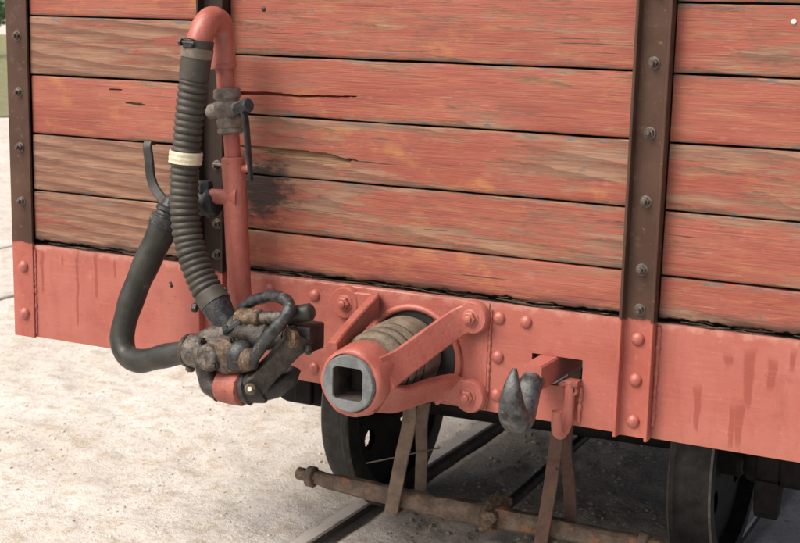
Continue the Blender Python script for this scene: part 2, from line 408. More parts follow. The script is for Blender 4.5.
M['strap'] = plain('rusty_flat_strap', (0.10, 0.075, 0.058), (0.17, 0.13, 0.10), 0.75, 18, (0.25, 0.12, 0.06), 24, 0.6, 0.6, 0.0, 0.4)
M['strapred'] = plain('red_oxide_strap', (0.075, 0.042, 0.034), (0.13, 0.078, 0.06), 0.75, 18, (0.10, 0.08, 0.06), 30, 0.55, 0.7)
M['railtop'] = plain('dusty_rail_steel', (0.43, 0.40, 0.355), (0.56, 0.53, 0.48), 0.55, 12, (0.22, 0.18, 0.13), 30, 0.58, 0.6, 0.0, 0.3, stretch=(1, 0.3, 1))
M['railside'] = plain('rusty_rail_side', (0.045, 0.036, 0.030), (0.09, 0.07, 0.055), 0.8, 18)
M['label'] = plain('white_nail_head', (0.6, 0.58, 0.54), (0.7, 0.68, 0.64), 0.5)

# ------------------------------------------------------------------ ground
def axis_vals(lo, hi, step, far_lo, far_hi):
    v = []; x = lo
    while x <= hi + 1e-6: v.append(x); x += step
    s = step; x = lo
    while x > far_lo: s *= 1.35; x -= s; v.insert(0, max(x, far_lo))
    s = step; x = hi
    while x < far_hi: s *= 1.35; x += s; v.append(min(x, far_hi))
    return v

def ground_h(x, y):
    far = 1.0 if abs(x) + abs(y) < 14 else 0.3
    p = Vector((x, y, 0))
    h = -0.049 + far * (0.012 * noise.fractal(p * 1.1, 1.0, 2.0, 3) + 0.010 * noise.fractal(p * 7.0, 0.9, 2.1, 3))
    for rx, sgn in ((-0.5335, 1), (0.5335, -1)):
        d = (x - rx) * sgn                       # towards the inside of the track
        if -0.10 < d < 0.0: h = min(h, -0.035 - 0.01 * noise.noise(p * 9)) - (0.012 if d > -0.075 else 0)
        if 0.0 <= d < 0.16 and abs(rx) < 1:
            t = min(1, max(0, (d - 0.014) / 0.035)); t = t * t * (3 - 2 * t)
            h = -0.078 * (1 - t) + h * t
    if abs(x) < 0.35: h += 0.012 * noise.fractal(p * 15, 0.9, 2.1, 2)
    return h

xs = axis_vals(-3.6, 1.6, 0.024, -400, 400)
ys = axis_vals(-0.5, 3.2, 0.024, -400, 400)
verts = [(x, y, ground_h(x, y)) for y in ys for x in xs]
nx = len(xs)
faces = [(j * nx + i, j * nx + i + 1, (j + 1) * nx + i + 1, (j + 1) * nx + i) for j in range(len(ys) - 1) for i in range(nx - 1)]
me = bpy.data.meshes.new('ground'); me.from_pydata(verts, [], faces)
for p in me.polygons: p.use_smooth = True

def ground_mat():
    g = G('pale_trodden_sand'); co = g.coord('Object')
    n1 = g.noise(co, 1.3, 6, 0.6); n2 = g.noise(co, 12, 6, 0.65); n3 = g.noise(co, 70, 4, 0.7); n4 = g.noise(co, 240, 3, 0.6)
    x, y, z = g.xyz(co)
    n5 = g.noise(co, 28, 5, 0.7)
    col = g.mix(g.ramp(n1, 0.32, 0.68), (0.55, 0.525, 0.48), (0.655, 0.64, 0.612))
    col = g.mix(g.math('MULTIPLY', g.ramp(n2, 0.46, 0.66), 0.65), col, (0.42, 0.36, 0.27))
    col = g.mix(g.math('MULTIPLY', g.ramp(n5, 0.54, 0.66), 0.50), col, (0.34, 0.285, 0.21))
    col = g.mix(g.math('MULTIPLY', g.ramp(n3, 0.55, 0.68), 0.60), col, (0.30, 0.255, 0.185))
    col = g.mix(g.math('MULTIPLY', g.ramp(n4, 0.56, 0.68), 0.5), col, (0.68, 0.65, 0.58))
    # wagon's shade painted into the sand colour between the rails
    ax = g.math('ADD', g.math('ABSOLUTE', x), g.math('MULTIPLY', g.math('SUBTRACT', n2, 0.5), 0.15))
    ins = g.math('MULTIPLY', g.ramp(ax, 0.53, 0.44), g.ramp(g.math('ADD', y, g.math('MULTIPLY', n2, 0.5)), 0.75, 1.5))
    shaded_sand = g.mix(g.ramp(n3, 0.35, 0.65), (0.16, 0.145, 0.12), (0.30, 0.275, 0.23))
    col = g.mix(g.math('MULTIPLY', ins, 0.85), col, shaded_sand)
    h = g.math('ADD', g.math('MULTIPLY', n2, 0.8), g.math('ADD', g.math('MULTIPLY', n3, 0.55), g.math('MULTIPLY', n4, 0.25)))
    g.bump(h, 0.75, 0.014)
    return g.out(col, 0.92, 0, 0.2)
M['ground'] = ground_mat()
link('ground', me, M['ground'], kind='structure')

# loose pebbles: nobody could count them
_b = NB(); bmesh.ops.create_icosphere(_b, subdivisions=1, radius=1)
ICO_V = [v.co.copy() for v in _b.verts]; ICO_F = [[v.index for v in f.verts] for f in _b.faces]; _b.free()
rnd = random.Random(3)
for nm, cnt, xr, yr, rr, cols, lab in (
        ('loose_pebbles', 2600, (-3.4, -0.62), (-0.3, 3.0), (.002, .0085), ((0.42, 0.37, 0.29), (0.64, 0.60, 0.53)), 'small pale pebbles scattered over the sand beside the track'),
        ('track_ballast', 2000, (-0.40, 0.44), (0.25, 3.0), (.003, .011), ((0.22, 0.20, 0.165), (0.40, 0.37, 0.315)), 'fine grey ballast grit lying between the rails')):
    pv, pf = [], []
    for i in range(cnt):
        x = rnd.uniform(*xr); y = rnd.uniform(*yr); r = rr[0] + (rr[1] - rr[0]) * rnd.random() ** 3
        c = Vector((x, y, ground_h(x, y) + r * 0.1)); a = rnd.random() * 6.28; ca, sa = math.cos(a), math.sin(a)
        sx, sy, sz = r * rnd.uniform(.8, 1.4), r * rnd.uniform(.7, 1.1), r * rnd.uniform(.45, .8); b0 = len(pv)
        for v in ICO_V:
            u, w = v.x * sx + rnd.uniform(-.2, .2) * r, v.y * sy + rnd.uniform(-.2, .2) * r
            pv.append((c.x + u * ca - w * sa, c.y + u * sa + w * ca, c.z + v.z * sz))
        pf += [[b0 + k for k in f] for f in ICO_F]
    me = bpy.data.meshes.new(nm); me.from_pydata(pv, [], pf)
    link(nm, me, plain(nm + '_stone', cols[0], cols[1], 0.85, 9), kind='stuff', label=lab, cat='pebbles' if 'pebbles' in nm else 'ballast')

# ------------------------------------------------------------------ rails
def rail(xin, sgn, y0, y1, label, group, top=-.027, mats=('railtop', 'railside')):
    """xin: gauge edge of the head, sgn: +1 when the head lies towards -x"""
    bm = NB(); c = xin - sgn * 0.0275
    prof = [(-.045, -.12), (.045, -.12), (.045, -.112), (.010, -.10), (.008, -.035), (.0275, -.028), (.0275, -.006), (.022, 0), (-.022, 0), (-.0275, -.006), (-.0275, -.028), (-.008, -.035), (-.010, -.10), (-.045, -.112)]
    n = 60; rows = []
    for k in range(n + 1):
        y = y0 + (y1 - y0) * k / n
        rows.append([bm.verts.new((c + u, y, w + top)) for u, w in prof])
    for a, b in zip(rows, rows[1:]):
        for j in range(len(prof)):
            f = bm.faces.new((a[j], a[(j + 1) % len(prof)], b[(j + 1) % len(prof)], b[j]))
            f.material_index = 0 if j in (6, 7, 8) else 1
    bm.faces.new(rows[0]); bm.faces.new(rows[-1])
    return obj('rail', bm, [M[mats[0]], M[mats[1]]], label=label, cat='rail', group=group)
rail(-0.5335, 1, -0.9, 12, 'worn steel rail under the wagon wheel beside the coupler and hoses', 'rails of the wagon track')
rail(0.5335, -1, -0.9, 12, 'steel rail under the wagon wheel beyond the draw hook', 'rails of the wagon track')
for xr, s, w in ((-3.85, -1, 'nearer to'), (-4.917, 1, 'farther from')):
    rail(xr, s, -6, 60, 'steel rail sunk in pale sand on the empty neighbouring track, %s the wagon' % w, 'rails of the neighbouring track', -.040, ('railtop', 'railtop'))

# ------------------------------------------------------------------ background: verge and bushes
bm = NB()
vx = [-120 + 4 * i for i in range(28)]
def verge_edge(t): return 16.0 + 0.5 * math.sin(t * 0.7)
dirv = Vector((-0.713, 0.701, 0)); perp = Vector((0.701, 0.713, 0))
rows = []
for k in range(25):
    d = 20.5 + k * 2.2
    rows.append([bm.verts.new(Vector((1.4, -2.8, 0)) + dirv * d + perp * (s * 3.0 - 36) + Vector((0, 0, -0.045 + 0.012 * k + 0.06 * noise.noise((k * .7, s * .9, 3))))) for s in range(25)])
for a, b in zip(rows, rows[1:]):
    for j in range(24): bm.faces.new((a[j], a[j + 1], b[j + 1], b[j]))
M['verge'] = plain('dry_pale_grass', (0.16, 0.19, 0.085), (0.26, 0.26, 0.14), 0.9, 3, (0.34, 0.31, 0.2), 8, 0.5, 0.6, 0, 0.8, 0.05)
obj('grass_verge', bm, M['verge'], kind='structure')

def leaf_mat():
    g = G('bush_leaves'); co = g.coord(); r = g.n('NewGeometry').outputs['Random Per Island']
    col = g.mix(r, (0.035, 0.075, 0.03), (0.085, 0.15, 0.06))
    m = g.out(col, 0.6, 0, 0.3)
    return m
M['leaf'] = leaf_mat()
M['bark'] = plain('bush_bark', (0.06, 0.045, 0.03), (0.1, 0.08, 0.06), 0.9)
def bush(p, w, h, label, seed):
    rn = random.Random(seed); p = Vector(p)
    e = link('bush', None, label=label, cat='bush', group='bushes beyond the verge'); e.location = p
    bm = NB()
    for k in range(5):
        a = rn.random() * 6.28
        tip = Vector((math.cos(a) * w * .3, math.sin(a) * w * .3, h * rn.uniform(.6, .8)))
        tube(bm, spline([(0, 0, -.1), tip * .5 + Vector((0, 0, .2)), tip], 4), lambda t: .09 * (1 - t) + .015, 7)
    obj('stem', bm, M['bark'], e)
    bm = NB()
    cl = [(Vector((rn.gauss(0, .33) * w, rn.gauss(0, .33) * w, h * rn.uniform(.25, .9))), rn.uniform(.3, .6)) for _ in range(26)]
    for c, r in cl:
        for _ in range(150):
            d = Vector((rn.gauss(0, 1), rn.gauss(0, 1), rn.gauss(0, .8))); d = d.normalized() * r * rn.random() ** .4
            q = c + d; q.z = max(q.z, .05)
            s = rn.uniform(.06, .13)
            a = Vector((rn.gauss(0, 1), rn.gauss(0, 1), rn.gauss(0, 1))).normalized(); b = a.orthogonal().normalized()
            bm.faces.new([bm.verts.new(q + v) for v in (a * s, b * s * .45, -a * s, -b * s * .45)])
    me = bpy.data.meshes.new('crown'); bm.to_mesh(me); bm.free()
    link('crown', me, M['leaf'], e)
for i, (d, s, w, h, lb) in enumerate(((43, -1.9, 2.3, 3.4, 'tall dark green bush showing past the corner post'),
                                      (45, 2.6, 2.6, 4.0, 'broad green bush hidden mostly by the wagon corner'),
                                      (42, -6.6, 2.4, 2.8, 'low spreading green bush at the far side of the verge'),
                                      (47, -11.5, 2.6, 3.6, 'rounded green bush at the far end of the bush row'))):
    q = Vector((1.4, -2.8, 0)) + dirv * d + perp * s
    bush((q.x, q.y, 0.3), w, h, lb, i + 5)

# ------------------------------------------------------------------ the wagon
wagon = link('railway_wagon', None, label='old red planked railway wagon with pink headstock, hoses and centre coupler', cat='railway wagon')

# --- headstock plate with the draw hook slot
HB, HT = 0.605, 0.868
bm = NB()
gx = [-1.182, .314, .438, 1.182]; gz = [HB, .692, .761, HT]
vv = {}
for j, y in enumerate((0.0, 0.014)):
    for i, x in enumerate(gx):
        for k, z in enumerate(gz): vv[i, j, k] = bm.verts.new((x, y, z))
for i in range(3):
    for k in range(3):
        if i == 1 and k == 1: continue
        for j in (0, 1): bm.faces.new((vv[i, j, k], vv[i + 1, j, k], vv[i + 1, j, k + 1], vv[i, j, k + 1]))
def wall(a, b): bm.faces.new((vv[a[0], 0, a[1]], vv[b[0], 0, b[1]], vv[b[0], 1, b[1]], vv[a[0], 1, a[1]]))
for i in range(3): wall((i, 0), (i + 1, 0)); wall((i, 3), (i + 1, 3))
for k in range(3): wall((0, k), (0, k + 1)); wall((3, k), (3, k + 1))
wall((1, 1), (2, 1)); wall((1, 2), (2, 2)); wall((1, 1), (1, 2)); wall((2, 1), (2, 2))
bmesh.ops.bevel(bm, geom=[e for e in bm.edges if abs(e.verts[0].co.y) < 1e-6 and abs(e.verts[1].co.y) < 1e-6 and e.is_manifold and e.calc_face_angle(0) > 0.5], offset=0.0025, segments=2, affect='EDGES', profile=0.5)
box(bm, -1.182, 1.182, 0.0145, 0.085, HB + 0.001, HB + 0.013)
headstock = obj('headstock', bm, M['head'], wagon, label='pink painted steel headstock with darker paint runs')

def rivet_mesh(r=0.0155, h=0.011):
    bm = NB(); lathe(bm, (0, 0, 0), (0, -1, 0), [(-.004, r), (0.0005, r)] + [(h * math.sin(t * math.pi / 10), r * math.cos(t * math.pi / 10)) for t in (1, 2, 3, 4)] + [(h, r * .12)], 18)
    return finish(bm, 'rivet', 60)
RV = rivet_mesh(); RV.materials.append(M['red'])
def rivet(x, z, y=0.0, parent=None, s=1.0):
    o = link('rivet', RV, None, parent or headstock); o.location = (x, y, z); o.scale = (s, s, s); return o
for x, z in ((.296, .832),): rivet(x, z)
for z in (.833, .740, .648): rivet(.229, z, 0, None, 1.0)
# centre plate, 6 mm proud, with its weld
bm = NB(); box(bm, -.512, .205, -.006, 0.0, HB + .001, .8665, .002)
cplate = obj('centre_plate', bm, M['head'], headstock)
for x, z in ((-.267, .831), (-.198, .836), (-.267, .645), (-.36, .645), (-.40, .831)): rivet(x, z, -.006)
def weld(name, pts, r, parent, seed, mat='red'):
    bm = NB(); P, L = resample(pts, 0.004)
    sweep(bm, P, circ(r, 8), lambda t: 1 + .7 * noise.noise((t * L * 90, seed, 0)))
    return obj(name, lumpy(bm, r * .4, 150, seed), M[mat], parent, 70)
weld('weld_bead', [(.2085, -.001, .85), (.2075, -.001, .735), (.206, -.001, .62)], .0045, headstock, 2)

# --- posts
def channel_post(x0, x1, mt):
    bm = NB()
    poly = [(x0, -.032), (x0 + .007, -.032), (x0 + .009, -.012), (x0 + .014, -.008), (x1 - .014, -.008), (x1 - .009, -.012), (x1 - .007, -.032), (x1, -.032), (x1, -.0002), (x0, -.0002)]
    prism(bm, poly, 'z', HB - .001, 2.05)
    bmesh.ops.bevel(bm, geom=[e for e in bm.edges if abs(e.verts[0].co.z - e.verts[1].co.z) > 1], offset=.0018, segments=2, affect='EDGES', profile=.5)
    return obj('channel_post', bm, M[mt], wagon, 30, label='brown steel channel post, painted pink below the planks')
postR = channel_post(.526, .605, 'post')
postL = channel_post(-.605, -.526, 'darkpost')
bm = NB()
prism(bm, [(-1.2535, -.009), (-1.180, -.009), (-1.180, -.0005), (-1.245, -.0005), (-1.245, .075), (-1.2535, .075)], 'z', HB - .002, 2.05, 0)
bmesh.ops.bevel(bm, geom=[e for e in bm.edges if abs(e.verts[0].co.z - e.verts[1].co.z) > 1], offset=.0018, segments=2, affect='EDGES', profile=.5)
cornerL = obj('corner_post', bm, M['post'], wagon, 30, label='brown angle iron corner post, painted pink at its foot')
bm = NB()
prism(bm, [(1.2535, -.009), (1.180, -.009), (1.180, -.0005), (1.245, -.0005), (1.245, .075), (1.2535, .075)], 'z', HB - .002, 2.05, 0)
cornerR = obj('corner_post', bm, M['post'], wagon, 30)
weld('weld_bead', [(.609, -.001, .862), (.6085, -.001, .74), (.6075, -.001, .635)], .0055, postR, 5)
weld('weld_bead', [(-1.177, -.001, .855), (-1.1775, -.001, .74), (-1.178, -.001, .615)], .0035, cornerL, 9)

bm = NB(); hexnut(bm, (0, 0, 0), (0, -1, 0), .0125, .010); lathe(bm, (0, -.0095, 0), (0, -1, 0), [(0, .0068), (.009, .0068), (.011, .005)], 12)
lathe(bm, (0, .0005, 0), (0, -1, 0), [(0, .0165), (.002, .0165), (.0025, .015)], 18)
BOLT = finish(bm, 'bolt'); BOLT.materials.append(M['bolt'])
def bolt(x, y, z, parent):
    o = link('bolt', BOLT, None, parent); o.scale = (.84, .9, .84); o.location = (x, y, z); o.rotation_euler = (random.uniform(-.04, .04), random.uniform(0, 6), random.uniform(-.04, .04)); return o
for z in (1.732, 1.583, 1.433, 1.284, 1.135, .985, .895): bolt(.565, -.0085, z, postR)
for z in (.829, .735, .640): rivet(.565, z, -.008, postR)
for z in (1.583, 1.433, 1.284, 1.135, .985, .905): bolt(-.558, -.0085, z, postL)
bolt(-.558, -.0085, .825, postL)
for z in (.74, .64): rivet(-.5655, z, -.008, postL)
for z in (1.74, 1.592, 1.442, 1.29, 1.14, .989): bolt(-1.213, -.0095, z, cornerL)
for z in (.805, .670): rivet(-1.213, z, -.009, cornerL, 1.1)
for z in (1.592, 1.442, 1.29, 1.14, .989): bolt(1.213, -.0095, z, cornerR)
for z in (.805, .670): rivet(1.213, z, -.009, cornerR)

# --- end wall planks
bm = NB(); box(bm, -1.243, 1.243, .040, .052, .872, 2.05)
endwall = obj('end_wall', bm, M['backing'], wagon, label='end wall of weathered planks with flaking red paint')

def plank(x0, x1, z0, z1, seed, bare, nx=44, disp=None, rough_foot=0.0, nz=8, foot_step=None):
    g = 0.0026
    z0 += g; z1 -= g; H = z1 - z0
    fr = [0, .012, .035, .11, .89, .965] + [.11 + .78 * (k + 1) / (nz - 2) for k in range(nz - 3)] + [.988, 1]
    fr = sorted(set(fr))
    off = random.uniform(-.0015, .0015)
    bm = NB(); lay = bm.verts.layers.float.new('broken'); led = bm.verts.layers.float.new('edge')
    cols = []
    for i in range(nx + 1):
        x = x0 + (x1 - x0) * i / nx
        zb = z0 + .0016 * noise.noise((x * 5, seed, 0)) + .0007 * noise.noise((x * 28, seed, 2)); zt = z1 + .0016 * noise.noise((x * 5, seed + 9, 0)) + .0007 * noise.noise((x * 28, seed, 7))
        if rough_foot:
            n = noise.fractal((x * 26, seed, 1), .7, 2.3, 4); w = 1.0 + 1.6 * max(0, noise.noise((x * 3, seed, 4)))
            zb += rough_foot * w * max(-.4, .1 + n)
        end = min(i, nx - i) * (x1 - x0) / nx
        col = []
        for k, f in enumerate(fr):
            z = zb + (zt - zb) * f
            e = min(f, 1 - f) * H
            y = .003 + off + .0022 * (1 - min(1, e / .0045)) ** 2 + .0008 * noise.noise((x * 2.2, z * 9, seed)) + .0012 * (1 - min(1, end / .006))
            b = 0.0
            if disp:
                dy, b = disp(x, z); y += dy
            v = bm.verts.new((x, y, z)); v[lay] = b; v[led] = max(0.0, 1 - e / .016)
            col.append(v)
        cols.append(col)
    m = len(fr)
    for a, b in zip(cols, cols[1:]):
        for k in range(m - 1): bm.faces.new((a[k], b[k], b[k + 1], a[k + 1]))
    ring = [c[0] for c in cols] + cols[-1][1:] + [c[-1] for c in reversed(cols[:-1])] + list(reversed(cols[0][1:-1]))
    back = [bm.verts.new((v.co.x, .038, v.co.z)) for v in ring]
    n = len(ring)
    for i in range(n): bm.faces.new((ring[i], ring[(i + 1) % n], back[(i + 1) % n], back[i]))
    bm.faces.new(back)
    o = obj('plank', bm, M['wood'], endwall, 50)
    o['seed'] = float(seed); o['bare'] = float(bare)
    return o

def crack(x, z, pts, w0, w1, depth, taper=.012):
    for (ax, az), (bx, bz) in zip(pts, pts[1:]):
        if ax <= x <= bx:
            t = (x - ax) / (bx - ax); zz = az + (bz - az) * t + .0012 * noise.noise((x * 35, 3, 0)); T = (x - pts[0][0]) / (pts[-1][0] - pts[0][0])
            w = (w0 + (w1 - w0) * T) * max(.12, min(1, (x - pts[0][0]) / taper, (pts[-1][0] - x) / taper)) * (1 + .4 * noise.noise((x * 22, 8, 0)))
            return depth * max(0, 1 - (abs(z - zz) / w) ** 2)
    return 0
def split_disp(x, z):
    return crack(x, z, [(-.52, 1.318), (-.42, 1.3225), (-.33, 1.3205), (-.16, 1.327)], .0055, .0010, .016), 0
def gouge_disp(x, z):
    # long splinter torn out along the grain towards a knot
    if -.53 < x < -.175:
        T = (x + .53) / .355
        up = 1.192 - .006 * T - .012 * max(0, T - .8) / .2 + .0035 * noise.fractal((x * 16, 1, 0), .8, 2.1, 3)
        lo = 1.188 - .037 * T ** .9 + .0012 * noise.noise((x * 14, 5, 0))
        if T > .9: lo += (T - .9) * .10
        if lo < z < up:
            s = min(1, (up - z) / .0022); q = (z - lo) / max(up - lo, 1e-4)
            d = .0135 * s * (.30 + .70 * q ** .7) + .0012 * noise.noise((x * 8, z * 240, 2))
            return d * min(1, (z - lo) / .002 + .2), 1.0
    c = crack(x, z, [(-.195, 1.172), (-.17, 1.176), (-.155, 1.172)], .004, .003, .010)
    return c, 0
def knot_disp(x, z):
    a = crack(x, z, [(-.915, 1.312), (-.895, 1.311), (-.865, 1.312)], .0025, .002, .008)
    b = crack(x, z, [(-.86, 1.277), (-.83, 1.276), (-.795, 1.275)], .0022, .0042, .012)
    return max(a, b), min(1.0, max(a, b) * 120)
def zj(bay, zs, x0, x1, specs):
    for (a, b), sp in zip(zip(zs, zs[1:]), specs): plank(x0, x1, a, b, **sp)
ztop = [1.70, 1.86, 2.04]
zj('left', [.880, 1.022, 1.178, 1.339, 1.497, 1.655, 1.85, 2.04], -1.1785, -.6065,
   [dict(seed=1.3, bare=.63, nx=150, rough_foot=.0055, nz=10), dict(seed=2.9, bare=.65, nx=40), dict(seed=3.1, bare=.42, nx=220, nz=46, disp=knot_disp), dict(seed=4.7, bare=.60), dict(seed=5.2, bare=.43), dict(seed=6.6, bare=.5), dict(seed=7.7, bare=.5)])
zj('mid', [.880, .978, 1.119, 1.268, 1.415, 1.575, 1.72, 1.88, 2.04], -.5245, .5245,
   [dict(seed=11.4, bare=.43, nx=240, rough_foot=.0055, nz=10), dict(seed=12.1, bare=.51), dict(seed=13.6, bare=.52, nx=420, nz=62, disp=gouge_disp), dict(seed=14.9, bare=.47, nx=300, nz=56, disp=split_disp),
    dict(seed=15.5, bare=.49), dict(seed=16.2, bare=.45), dict(seed=17.2, bare=.45), dict(seed=18.2, bare=.45)])
zj('right', [.880, .974, 1.118, 1.265, 1.412, 1.561, 1.72, 1.88, 2.04], .6065, 1.1785,
   [dict(seed=21.9, bare=.50, nx=150, rough_foot=.0055, nz=10), dict(seed=22.3, bare=.47), dict(seed=23.8, bare=.52), dict(seed=24.4, bare=.46), dict(seed=25.1, bare=.50), dict(seed=26.0, bare=.45), dict(seed=27, bare=.45), dict(seed=28, bare=.45)])
# splinters of the rotten wall foot
bm = NB(); rn = random.Random(5)
for i in range(150):
    x = rn.uniform(-1.15, 1.15)
    if abs(abs(x) - .565) < .06: continue
    L = rn.uniform(.02, .09); z = rn.uniform(.8705, .886); w = rn.uniform(.001, .0028)
    y = rn.uniform(.004, .018)
    sweep(bm, [(x, y, z), (x + L * .5, y + rn.uniform(-.002, .003), z + rn.uniform(-.002, .002)), (x + L, y, z + rn.uniform(-.005, .005))], circ(w, 5), lambda t: .35 + 1.3 * t * (1 - t) * 2)
M['rot'] = plain('rotten_wood', (0.025, 0.02, 0.016), (0.09, 0.06, 0.042), 0.9, 30, (0.28, 0.19, 0.12), 40, 0.58, 0.6)
obj('rotten_splinters', bm, M['rot'], endwall, kind='stuff')
for x, z, m in ((.848, 1.526, 'label'), (-.427, 1.528, 'black')):
    bm = NB(); lathe(bm, (x, .0035, z), (0, -1, 0), [(0, .006), (.003, .0055), (.004, .003)], 12); obj('nail_head', bm, M[m], endwall)

# --- body box, floor, underframe
for s in (-1, 1):
    bm = NB(); box(bm, s * 1.243 - .018 * (s > 0), s * 1.243 + .018 * (s < 0), .078, 6.0, .90, 2.04); obj('side_wall', bm, M['underwood'], wagon)
    bm = NB(); box(bm, s * .74 - .035, s * .74 + .035, .016, 6.0, .625, .845); obj('sole_bar', bm, M['under'], wagon)
    bm = NB(); box(bm, s * .24 - .03, s * .24 + .03, .0865, 6.0, .64, .84); obj('inner_sill', bm, M['under'], wagon)
bm = NB(); box(bm, -1.24, 1.24, 6.0, 6.05, .62, 2.04); obj('rear_end', bm, M['underwood'], wagon)
bm = NB(); box(bm, -1.24, 1.24, .0165, 5.99, .846, .870); obj('floor', bm, M['underwood'], wagon)

# --- wheels, axle boxes, springs
WY, WR = .945, .34
WZ = WR - .027
def wheel(s):
    """s=-1 left, +1 right; flange on the inner side"""
    e = link('wheel', None, None, wagon); e.location = (0, 0, 0)
    xi = s * .493
    def at(d): return xi + s * d
    bm = NB()
    prof = [(0, WR - .045), (0.0, WR + .020), (.006, WR + .029), (.018, WR + .028), (.028, WR + .008), (.040, WR + .003), (.080, WR), (.107, WR - .003), (.113, WR - .008), (.113, WR - .045)]
    n = 72; rings = []
    for d, r in prof: rings.append([bm.verts.new((at(d), WY + r * math.cos(6.2832 * i / n), WZ + r * math.sin(6.2832 * i / n))) for i in range(n)])
    rings.append(rings[0])
    for a, b in zip(rings, rings[1:]):
        for j in range(n):
            f = bm.faces.new((a[j], a[(j + 1) % n], b[(j + 1) % n], b[j])); f.material_index = 1 if (a is rings[1] or b is rings[-3]) else 0
    obj('tyre', bm, [M['tread'], M['worn']], e, 50)
    # dished web with four lightening holes
    bm = NB(); nr, nt = 56, 200
    def inhole(r, t):
        return any((r * math.cos(t) - .175 * math.cos(a)) ** 2 + (r * math.sin(t) - .175 * math.sin(a)) ** 2 < .033 ** 2 for a in (R(230), R(320), R(50), R(140)))
    for side in (.045, .065):
        g = [[bm.verts.new((at(side + .012 * math.sin(k / nr * 3.1)), WY + (.06 + (WR - .1) * k / nr) * math.cos(6.2832 * i / nt), WZ + (.06 + (WR - .1) * k / nr) * math.sin(6.2832 * i / nt))) for i in range(nt)] for k in range(nr + 1)]
        for k in range(nr):
            for i in range(nt):
                if inhole(.06 + (WR - .1) * (k + .5) / nr, 6.2832 * (i + .5) / nt): continue
                bm.faces.new((g[k][i], g[k][(i + 1) % nt], g[k + 1][(i + 1) % nt], g[k + 1][i]))
    for v in [v for v in bm.verts if not v.link_faces]: bm.verts.remove(v)
    obj('web', bm, M['wheel'], e, 50)
    bm = NB(); lathe(bm, (at(-.01), WY, WZ), (s, 0, 0), [(0, .07), (.01, .08), (.13, .08), (.14, .07)], 28); obj('hub', bm, M['wheel'], e)
    return e
for s in (-1, 1): wheel(s)
bm = NB(); rod(bm, (-.66, WY, WZ), (.66, WY, WR), .055, 24); obj('axle', bm, M['wheel'], wagon)
for s in (-1, 1):
    bm = NB(); box(bm, min(s * .655, s * .845), max(s * .655, s * .845), .725, 1.165, .285, .495, .035, 4)
    ab = obj('axle_box', bm, M['under'], wagon)
    for ya, yb in ((.710, .745), (1.145, 1.18)):
        bm = NB(); box(bm, min(s * .70, s * .76), max(s * .70, s * .76), ya, yb, .30, .6245, .004); obj('horn_guide', bm, M['under'], wagon)
    for k in range(6):
        bm = NB(); L = .50 - k * .06
        sweep(bm, [(s * .74, WY + L * t, .525 + .012 * k + .095 * (t * L / .5) ** 2) for t in (-1, -.75, -.5, -.25, 0, .25, .5, .75, 1)], rect(.011, .07, .002), up=Vector((1, 0, 0)))
        obj('spring_leaf', bm, M['under'], wagon)
bm = NB(); prism(bm, [(.735, .30), (.70, .31), (.705, .225), (.725, .20), (.75, .205), (.80, .30)], 'x', .70, .765, .006); obj('tie_bracket', bm, M['under'], wagon)

# --- brake beam with safety straps
bm = NB()
P0, P1 = Vector((-0.541,0.380,0.202)), Vector((.66, .38, .196))
P, L = resample([Vector((-.49, .38, .199)), Vector((-.2, .38, .189)), Vector((.1, .38, .190)), Vector((.49, .38, .196))], .02)
sweep(bm, P, rect(.044, .050, .010), lambda t: .72 + .5 * (1 - abs(2 * t - 1)) ** .6)
lumpy(bm, .004, 25, 2)
beam = obj('brake_beam', bm, M['beam'], wagon, 45, label='rusty brake beam slung below the headstock')
for s in (-1, 1):
    bm = NB(); rod(bm, (s * .48, .38, .198), (s * .545, .38, .202), .019, 14)
    lumpy(bm, .002, 60, 1); obj('beam_end', bm, M['castrust'], beam)
    bm = NB(); lathe(bm, (s * .485, .38, .1985), (s, 0, 0), [(0, .026), (.004, .031), (.022, .030), (.026, .025)], 14); lumpy(bm, .003, 60, 3); obj('end_collar', bm, M['beam'], beam)
bm = NB()
tube(bm, spline([(.085, .33, .165), (.07, .355, .20), (.075, .40, .225), (.10, .43, .215)], 5), .022, 12); lumpy(bm, .006, 50, 4)
hexnut(bm, (.085, .352, .20), (0, -1, .2), .02, .02)
obj('clevis', bm, M['castrust'], beam)
bm = NB(); rod(bm, (.09, .42, .205), (.075, 3.2, .30), .017, 12); obj('pull_rod', bm, M['black'], wagon)
def strap(p, w, t, m, name='safety_strap', up=Vector((0, 0, 1))):
    bm = NB(); sweep(bm, spline(p, 5), rect(w, t, .0012), None, True, Vector((0, 1, 0)))
    return obj(name, bm, M[m], beam)
# each loop: front strap, foot under the beam, rear strap up to the frame
strap([(-.185, .315, .60), (-0.155,0.320,0.464), (-0.184,0.330,0.313), (-0.216,0.340,0.153)], .040, .008, 'strap')
strap([(-.155, .50, .62), (-0.188,0.470,0.420), (-0.178,0.450,0.300), (-0.169,0.430,0.189)], .036, .008, 'strap')
strap([(.285, .315, .60), (0.273,0.310,0.459), (0.255,0.320,0.304), (0.233,0.330,0.150)], .036, .008, 'strapred')
strap([(.245, .51, .62), (0.238,0.480,0.406), (0.259,0.460,0.303), (0.278,0.440,0.188)], .034, .008, 'strapred')
for a, b in ((Vector((-0.216,0.340,0.153)), Vector((-0.169,0.430,0.189))), (Vector((0.233,0.330,0.155)), Vector((0.278,0.440,0.188)))):
    bm = NB(); sweep(bm, [a, a.lerp(b, .5) + Vector((0, 0, -.006)), b], rect(.036, .008, .001), None, True, Vector((0, 0, 1))); obj('strap_foot', bm, M['strap'], beam)
bm = NB(); rod(bm, (0.277,0.309,0.382), (Vector((0.277,0.309,0.382)) + Vector((0, .012, 0))), .006, 10); obj('strap_hole', bm, M['black'], beam)
